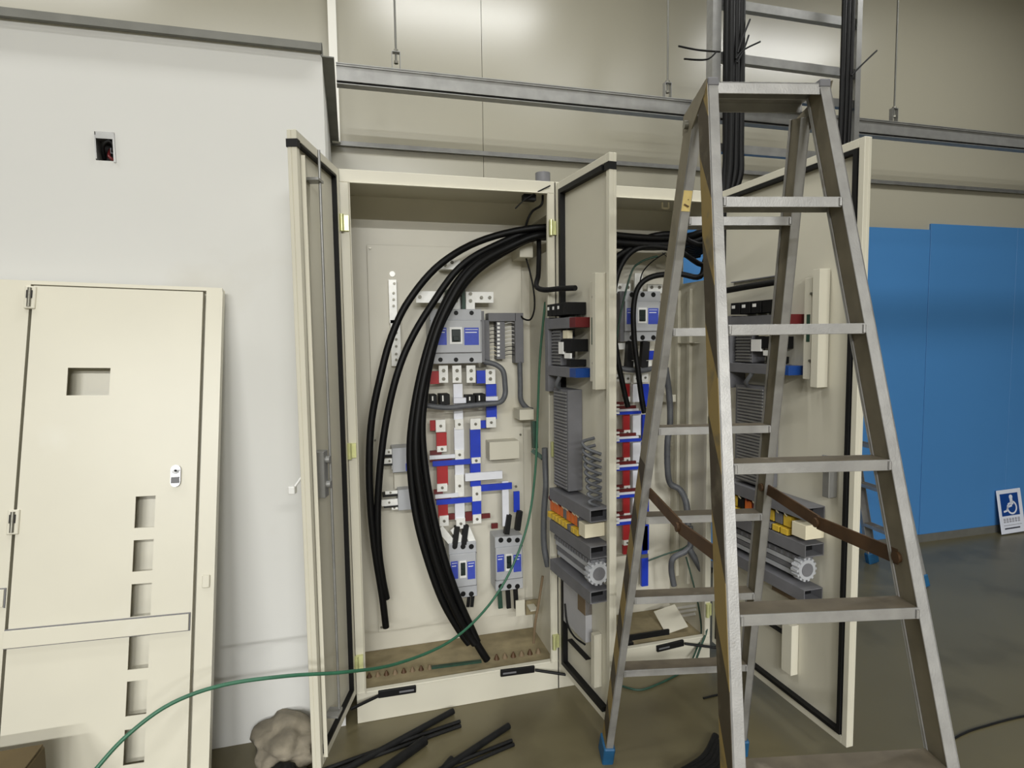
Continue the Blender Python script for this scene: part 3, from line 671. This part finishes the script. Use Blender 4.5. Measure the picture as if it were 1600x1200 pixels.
# ------------------------------------------------------------------ stepladders
def ladder(name, x0, y0, rot, Th, s, d0, wt, wb_, sp, td, label, nr, detail=True, m='alu'):
    t = thing(name, (x0, y0, 0), label, 'stepladder')
    ca, sa = math.cos(rot), math.sin(rot)
    def L(p): return Vector((x0+ca*p[0]-sa*p[1], y0+sa*p[0]+ca*p[1], p[2]))
    def pt(sd, fb, z, dx=0, dy=0):
        k = (Th-z)/Th; w_ = (wt+(wb_-wt)*k)/2; dd = td/2+sp*k
        return L((sd*w_+dx, fb*dd+dy, z))
    xd = Vector((ca, sa, 0)); RW, RD = .025, .058
    for fb in (-1, 1):
        for sd in (-1, 1):
            # C section rail: web outside, flanges in front and behind
            zt = Th-.012 if fb < 0 else Th-.045
            A = pt(sd, fb, .03, 0, RD/2); B = pt(sd, fb, zt, 0, RD/2)
            b = MB(); d = (B-A).normalized(); n = xd.cross(d).normalized()
            if n.y < 0: n = -n
            off = xd*sd*(RW/2-.002)
            b.beam(A+off, B+off, xd, .004, RD)
            b.beam(A-n*(RD/2-.0015), B-n*(RD/2-.0015), xd, RW, .003); b.beam(A+n*(RD/2-.0015), B+n*(RD/2-.0015), xd, RW, .003)
            b.beam(A-off+n*(RD/2-.004), B-off+n*(RD/2-.004), xd, .003, .008)
            r = b.build('side_rail', m, t, bevel=.0008)
            if detail:
                MB().beam(A-off*.72, B-off*.72, xd, .003, RD-.007).build('web_shade', 'alud', r)  # dark plate paints the shaded inner side of the rail
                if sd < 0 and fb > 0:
                    MB().beam(A+off+xd*sd*.0024, B+off+xd*sd*.0024, xd, .0007, RD-.002).build('web_shade', 'alud', r)  # dark overlay paints the shade on the outer web
                if sd < 0:
                    B = B if fb < 0 else pt(sd, fb, 1.12, 0, RD/2)
                    MB().beam(A+off+xd*sd*.0025, B+off+xd*sd*.0025, xd, .001, RD-.002).build('hazard_tape', 'haz', r, label='worn yellow and black hazard tape')
            # rubber foot
            f = MB(); q = pt(sd, fb, .0, 0, RD/2); q2 = pt(sd, fb, .075, 0, RD/2); q.z = .004
            f.beam(q, q2, xd, RW+.014, RD+.014); f.build('rubber_foot', 'bfoot', t, bevel=.004, label='blue rubber foot')
    for fb in (-1, 1):
        for k in range(nr):
            z = Th-d0-k*s
            if z < .1: continue
            A = pt(-1, fb, z, RW/2); B = pt(1, fb, z, -RW/2)
            b = MB(); ex = (B-A).normalized(); yv = Vector((-sa, ca, 0)); up = Vector((0, 0, 1))
            TD = RD
            c_ = (A+B)/2; half = (B-A)/2
            def bar(dy0, dy1, dz0, dz1):
                P = []
                for z_ in (dz0, dz1):
                    for y_ in (dy0, dy1):
                        for s_ in (-1, 1): P.append(c_+half*s_+yv*y_+up*z_)
                b.add(P, [(0, 2, 3, 1), (4, 5, 7, 6), (0, 1, 5, 4), (2, 6, 7, 3), (0, 4, 6, 2), (1, 3, 7, 5)])
            bar(0, .0035, -.0105, .0115); bar(TD-.003, TD, -.0105, .0105); bar(.0035, TD-.003, .006, .008)
            r = b.build('rung', m, t, bevel=.0006)
            b = MB()
            bar(.0035, TD-.0005, .008, .0108)
            b.build('tread', 'tread', r)
            if detail:
                for sgn, P in ((1, A), (-1, B)):
                    q = P+ex*sgn*.003
                    MB().cyl(q+yv*-.0015+up*-.008, q+yv*-.0015+up*.009, .0035, 8).build('weld', m, r)
    # top platform with hinge cheeks
    f0 = -td/2-.002; f1 = td/2+RD*.8
    b = MB(L)
    hw = wt/2+.009
    b.box(-hw, hw, f0, f1, Th-.008, Th-.004); b.box(-hw, hw, f0, f0+.003, Th-.03, Th-.004); b.box(-hw, hw, f1-.003, f1, Th-.03, Th-.004)
    b.box(-hw, hw, (f0+f1)/2-.002, (f0+f1)/2+.002, Th-.02, Th-.008)
    b.build('top_step', m, t, bevel=.0008)
    for sd in (-1, 1):
        b = MB(L); X = sd*(wt/2+RW/2+.002)
        P = [(X, f0-.004, Th), (X, f1+.03, Th-.03), (X, f1+.035, Th-.075), (X, f1-.01, Th-.09), (X, f0+.01, Th-.03)]
        Q = [(X+sd*.003, p[1], p[2]) for p in P]
        b.add(P+Q, [(0, 1, 2, 3, 4), (9, 8, 7, 6, 5)]+[(i, (i+1) % 5, 5+(i+1) % 5, 5+i) for i in range(5)])
        h = b.build('hinge_plate', 'alud', t)
        b = MB(L); b.cyl((X-.002, f1, Th-.06), (X+sd*.012, f1, Th-.06), .01, 10); b.build('hinge_pin', 'bolt', h)
        if detail:
            b = MB(L); b.box(sd*wt/2-.013, sd*wt/2+.013, f0-.004, f0+.03, Th-.014, Th+.004); b.build('rail_cap', 'dgrey', t, bevel=.002)
    if detail:
        for sd in (-1, 1):
            z = 1.025; A = pt(sd, -1, z, sd*-.008, RD*.6); B = pt(sd, 1, z, sd*-.008, RD*.4); mid = (A+B)/2+Vector((0, 0, -.018))
            b = MB(); b.beam(A, mid, xd, .005, .032).beam(mid+xd*.005, B+xd*.005, xd, .005, .032)
            o = b.build('spreader_bar', 'rust', t, label='rusty brown folding spreader bar')
            for P in (A, mid, B): MB().cyl(P-xd*.008, P+xd*.008, .012, 10).build('pivot', 'rust', o)
    return t, L, pt, xd
t, L, pt, xd = ladder('stepladder', .9601, -1.0576, -.2054, 2.0536, .2779, .2863, .26, .4818, .5193, .0629, 'worn aluminium A-frame stepladder standing before the far cabinet', 7)
# handwritten yellow sticker on the rear left rail
A = pt(-1, 1, 1.838); B = pt(-1, 1, 1.79)
yv = Vector((.2040, .979, 0))
MB().beam(A-yv*.002, B-yv*.002, xd, .022, .001).build('sticker', 'stick', t, label='yellow sticker with two dark pen strokes')
C_ = (A+B)/2-yv*.0032
MB().beam(C_+xd*-.004+Vector((0, 0, .018)), C_+xd*.004+Vector((0, 0, .002)), xd, .003, .0006).beam(C_+xd*-.007+Vector((0, 0, -.008)), C_+xd*.005+Vector((0, 0, -.014)), Vector((0, 0, 1)), .003, .0006).build('pen_mark', 'rust', t)
# second, smaller ladder behind the open door
ladder('stepladder', 2.83, .57, math.radians(84), 1.62, .27, .27, .24, .385, .40, .05, 'second aluminium stepladder with blue feet, half hidden behind the wide open door', 6, False)

# ------------------------------------------------------------------ removed door panel leaning on the white wall
PO = Vector((-.39135, -.03, 1.65646)); PU = Vector((.99949, .00387, -.03163)); PV = Vector((.03011, .21038, .97716)); PN = PU.cross(PV)
TP = lambda p: PO+PU*p.x+PV*p.z+PN*p.y         # (u, n towards the room, v)
fn = lambda u, v, n: Vector((u, n, v))
pt_ = thing('leaning_door_panel', tuple(PO+PV*-1.66), 'cream switchboard front with cut-outs, leaning against the white wall', 'door panel')
b = MB(TP)
b.box(-1.25, -.547, -.003, 0, -1.66, 0).box(-.08, 0, -.003, 0, -1.66, 0)
b.box(-.50, -.085, -.024, -.021, -1.66, -.15).box(-.503, -.5, -.024, .036, -1.66, -.15).box(-.085, -.082, -.024, .036, -1.66, -.15)  # backing tray added behind the cut-outs so the openings look lit
b.box(-1.25, -.002, 0, .034, -.012, 0);
b.box(-.003, 0, 0, .034, -1.66, -.012); b.box(-.05, -.003, .031, .034, -1.66, -.012); b.box(-.05, -.047, 0, .031, -1.66, -.012)
b.box(-1.25, -.55, .031, .034, -1.66, -.012); b.box(-.553, -.55, 0, .031, -1.66, -.012)
b.build('frame', 'cream3', pt_)
holes = [(-.433, -.317, -.365, -.278)] + [(-.229, -.174, v1, v0) for v0, v1 in ((-.684, -.78), (-.817, -.911), (-.948, -1.044), (-1.098, -1.196), (-1.229, -1.327), (-1.364, -1.462))]
b = MB(TP).plate([-.539, -.059], [-1.66, -.018], holes, .036, .040, fn)
b.box(-.539, -.536, .012, .036, -1.66, -.018).box(-.062, -.059, .012, .036, -1.66, -.018).box(-.536, -.062, .012, .036, -.021, -.018)
dr = b.build('door', 'cream3', pt_)
for v in (-.015, -.70):
    q = MB(TP).box(-.56, -.53, .034, .046, v-.078, v-.006).build('hinge', 'cream3', dr, bevel=.002)
    MB(TP).cyl((-.546, .046, v-.072), (-.546, .046, v-.012), .006, 10).build('hinge_pin', 'bolt', q)
    MB(TP).box(-.554, -.538, .0465, .049, v-.045, v-.02).build('hinge_slot', 'dark', q)
q = MB(TP)
q.box(-.132, -.104, .04, .05, -.645, -.605).cyl((-.118, .04, -.605), (-.118, .05, -.605), .014, 16).cyl((-.118, .04, -.645), (-.118, .05, -.645), .014, 16)
hd = q.build('flush_handle', 'chrome', dr, label='small chrome handle')
MB(TP).box(-.13, -.106, .05, .052, -.648, -.628).build('handle_recess', 'dgrey', hd); MB(TP).cyl((-.118, .05, -.608), (-.118, .053, -.608), .004, 8).build('keyhole', 'dark', hd)
q = MB(TP).box(-.546, -.066, .04, .052, -1.097, -1.049).build('label_strip', 'cream3', dr, bevel=.001)
MB(TP).box(-.546, -.066, .0395, .045, -1.1, -1.097).box(-.546, -.066, .0395, .045, -1.049, -1.046).box(-.066, -.063, .0395, .045, -1.1, -1.046).build('strip_gap', 'dgrey', dr)
MB(TP).box(-.034, -.012, .034, .042, -.977, -.938).build('latch', 'cream3', pt_, bevel=.002)
MB(TP).box(-.95, -.556, .034, .042, -.983, -.933).build('label_strip', 'cream3', pt_, bevel=.001)
MB(TP).box(-.95, -.553, .0338, .038, -.933, -.930).box(-.556, -.553, .0338, .038, -.986, -.933).build('strip_gap', 'dgrey', pt_)

# open electrical box in the white wall
jb = thing('wall_box', ((HX0+HX1)/2, .03, HZ0), 'open electrical box in a ragged hole in the white wall', 'electrical box')
b = MB().box(HX0, HX1, .05, .054, HZ0, HZ1); b.build('box_back', 'dark', jb)
b = MB().box(HX0, HX0+.004, -.004, .05, HZ0+.004, HZ1-.012).box(HX1-.006, HX1, -.004, .05, HZ0-.004, HZ1-.002).box(HX0+.004, HX1-.006, -.003, .05, HZ1-.022, HZ1); b.build('box_liner', 'galv', jb)
MB().tube([(-.755, .045, 2.10), (-.745, .01, 2.13), (-.725, .005, 2.145), (-.715, .012, 2.13), (-.725, .03, 2.11)], .006).build('wire_tail', 'black', jb)
MB().tube([(-.735, .045, 2.13), (-.73, .012, 2.1), (-.72, .008, 2.088), (-.712, .03, 2.085)], .005).build('wire_tail', 'dred', jb)
MB().box(-.728, -.71, .02, .026, 2.11, 2.128).build('terminal', 'hose', jb)

# ------------------------------------------------------------------ floor clutter
def offcut(a, b_, r, label, group=None, bend=.0, z=None):
    z = z or r; A = G(*a, z); B = G(*b_, z); m = (A+B)/2+Vector((bend, bend*.5, 0))
    MB().tube([A, m, B], r, 10).build('cable_offcut', 'dcable', None, loc=tuple(A), label=label, cat='cable offcut', group=group)
offcut((430, 1262), (708, 1111), .012, 'thick black cable offcut on the floor, its end nearest the cabinet', bend=.02)
offcut((500, 1205), (719, 1127), .007, 'thin black cable offcut lying below the longest thick one, upper strand', bend=.01)
offcut((500, 1213), (720, 1134), .007, 'thin black cable offcut lying below the longest thick one, lower strand', bend=.01)
offcut((566, 1228), (664, 1157), .017, 'short stout black cable offcut on the floor beneath the thin strands', bend=.0)
offcut((600, 1262), (795, 1134), .012, 'thick black cable offcut pointing right on the floor, away from the cabinet', bend=.015)
offcut((640, 1222), (800, 1157), .0065, 'thin black cable offcut beside the right thick one, upper strand', bend=.008)
offcut((650, 1230), (803, 1163), .0065, 'thin black cable offcut beside the right thick one, lower strand', bend=.008)
offcut((660, 1240), (706, 1186), .012, 'short black cable offcut at the bottom edge between the two bundles')
for i in range(5):
    a = G(1118+3*i, 1150+9*i, .02); b_ = G(1050+9*i, 1215, .02); 
    MB().tube([a, (a+b_)/2+Vector((.02, -.02, 0)), b_], .013, 10).build('cable_offcut', 'dcable', None, loc=tuple(a), label='black cable piece heaped on the floor under the stepladder', cat='cable offcut', group='cable pieces under the stepladder')
cable_thing([G(1420, 1200, .004), G(1498, 1150, .004), G(1545, 1133, .004), G(1600, 1119, .004), G(1680, 1105, .004)], .0035, 'thin dark wire trailing over the floor at the right', None, 'dcable', 8, 'floor_wire', 'wire')
cable_thing([G(972, 1072, .006), G(1000, 1078, .006), G(1030, 1068, .006), G(1062, 1052, .006), G(1080, 1040, .02)], .0045, 'dark green wire curling on the floor behind the stepladder', None, 'dgreen', 8, 'floor_wire', 'wire')
offcut((1099, 1091), (1124, 1085), .004, 'tiny black wire scrap on the floor behind the stepladder')
# dusty sack against the wall behind the first door
import mathutils
def lump(name, c, rx, ry_, rz, m, seed, label, cat, rot=0):
    bm = bmesh.new(); bmesh.ops.create_icosphere(bm, subdivisions=4, radius=1)
    for v in bm.verts:
        p = v.co.copy(); n = mathutils.noise.noise(p*1.7+Vector((seed, 0, 0)))*.35+mathutils.noise.noise(p*4+Vector((0, seed, 0)))*.16
        p *= 1+n; q = Vector((p.x*rx, p.y*ry_, max(p.z, -.75)*rz+.75*rz))
        v.co = Matrix.Rotation(rot, 3, 'Z') @ q
    me = bpy.data.meshes.new(name); bm.to_mesh(me); bm.free()
    for f in me.polygons: f.use_smooth = True
    me.materials.append(M[m]); o = bpy.data.objects.new(name, me); C.objects.link(o); o.location = c
    o['label'] = label; o['category'] = cat; return o
lump('dust_sack', (-.25, -.13, 0), .11, .13, .075, 'rag', 3, 'crumpled dusty sack on the floor behind the left door leaf', 'sack', .3)
lump('black_rag', (-.24, -.31, 0), .08, .07, .05, 'dcable', 8, 'crumpled black rag on the floor in front of the dusty sack', 'rag', .6)
# carton in the lower left corner
q = thing('carton', (-.98, -.62, 0), 'brown cardboard carton in the lower left corner before the leaning panel', 'carton')
kx = Y(70, 1160, -.5)
b = MB().box(-1.25, kx.x, -.85, -.5, 0, kx.z-.008); b.build('carton_body', 'card', q, bevel=.003)
b = MB().beam((-1.25, -.68, kx.z), (kx.x, -.68, kx.z), (0, 1, 0), .34, .004); b.build('flap', 'card', q)

# accessible-parking style sign standing on the floor against the blue wall
sg = thing('wheelchair_sign', (4.69, .85, 0), 'small white and blue wheelchair sign standing against the blue wall', 'sign')
SO = Vector((4.572, .868, .006)); SU = Vector((1, 0, .02)).normalized(); SV = Vector((0, .16, .987)).normalized(); SV = Vector((-.012, .16, .985)).normalized(); SN = SU.cross(SV)
TS = lambda p: SO+SU*p.x+SV*p.z+SN*p.y
MB(TS).box(0, .236, 0, .006, 0, .318).build('sign_board', 'signw', sg, bevel=.002)
MB(TS).box(.024, .2, .006, .0068, .128, .29).build('blue_field', 'signb', sg)
e = MB(TS); n1, n2 = .0068, .0078
e.cyl((.128, n1, .262), (.128, n2, .262), .017, 18)
e.beam((.128, .0073, .25), (.132, .0073, .205), (1, 0, 0), .026, .001)
e.beam((.13, .0073, .222), (.092, .0073, .21), (0, 0, 1), .014, .001)
e.beam((.13, .0073, .2), (.09, .0073, .192), (0, 0, 1), .014, .001); e.beam((.094, .0073, .196), (.074, .0073, .165), (1, 0, 0), .013, .001); e.beam((.078, .0073, .166), (.044, .0073, .16), (0, 0, 1), .013, .001)
N = 22; ring = []
for i in range(N):
    t = math.radians(150)+math.radians(300)*i/(N-1)
    for r in (.05, .037): ring.append((.128+r*math.cos(t), n2, .185+r*math.sin(t)))
e.add(ring, [(2*i, 2*i+1, 2*i+3, 2*i+2) for i in range(N-1)])
e.build('wheelchair_symbol', 'signw', sg)
g = MB(TS)
for i in range(6):
    u = .032+i*.028
    g.box(u, u+.022, .006, .0066, .098, .101).box(u, u+.022, .006, .0066, .084, .087).box(u+.003, u+.006, .006, .0066, .078, .108).box(u+.013, u+.016, .006, .0066, .078, .11).box(u, u+.02, .006, .0066, .107, .11)
g.build('sign_lettering', 'ink', sg)
MB(TS).box(.03, .205, .006, .0066, .0585, .0615).build('sign_rule', 'ink', sg)
MB(TS).box(.035, .185, .006, .0066, .032, .042).build('sign_bar', 'inkd', sg)
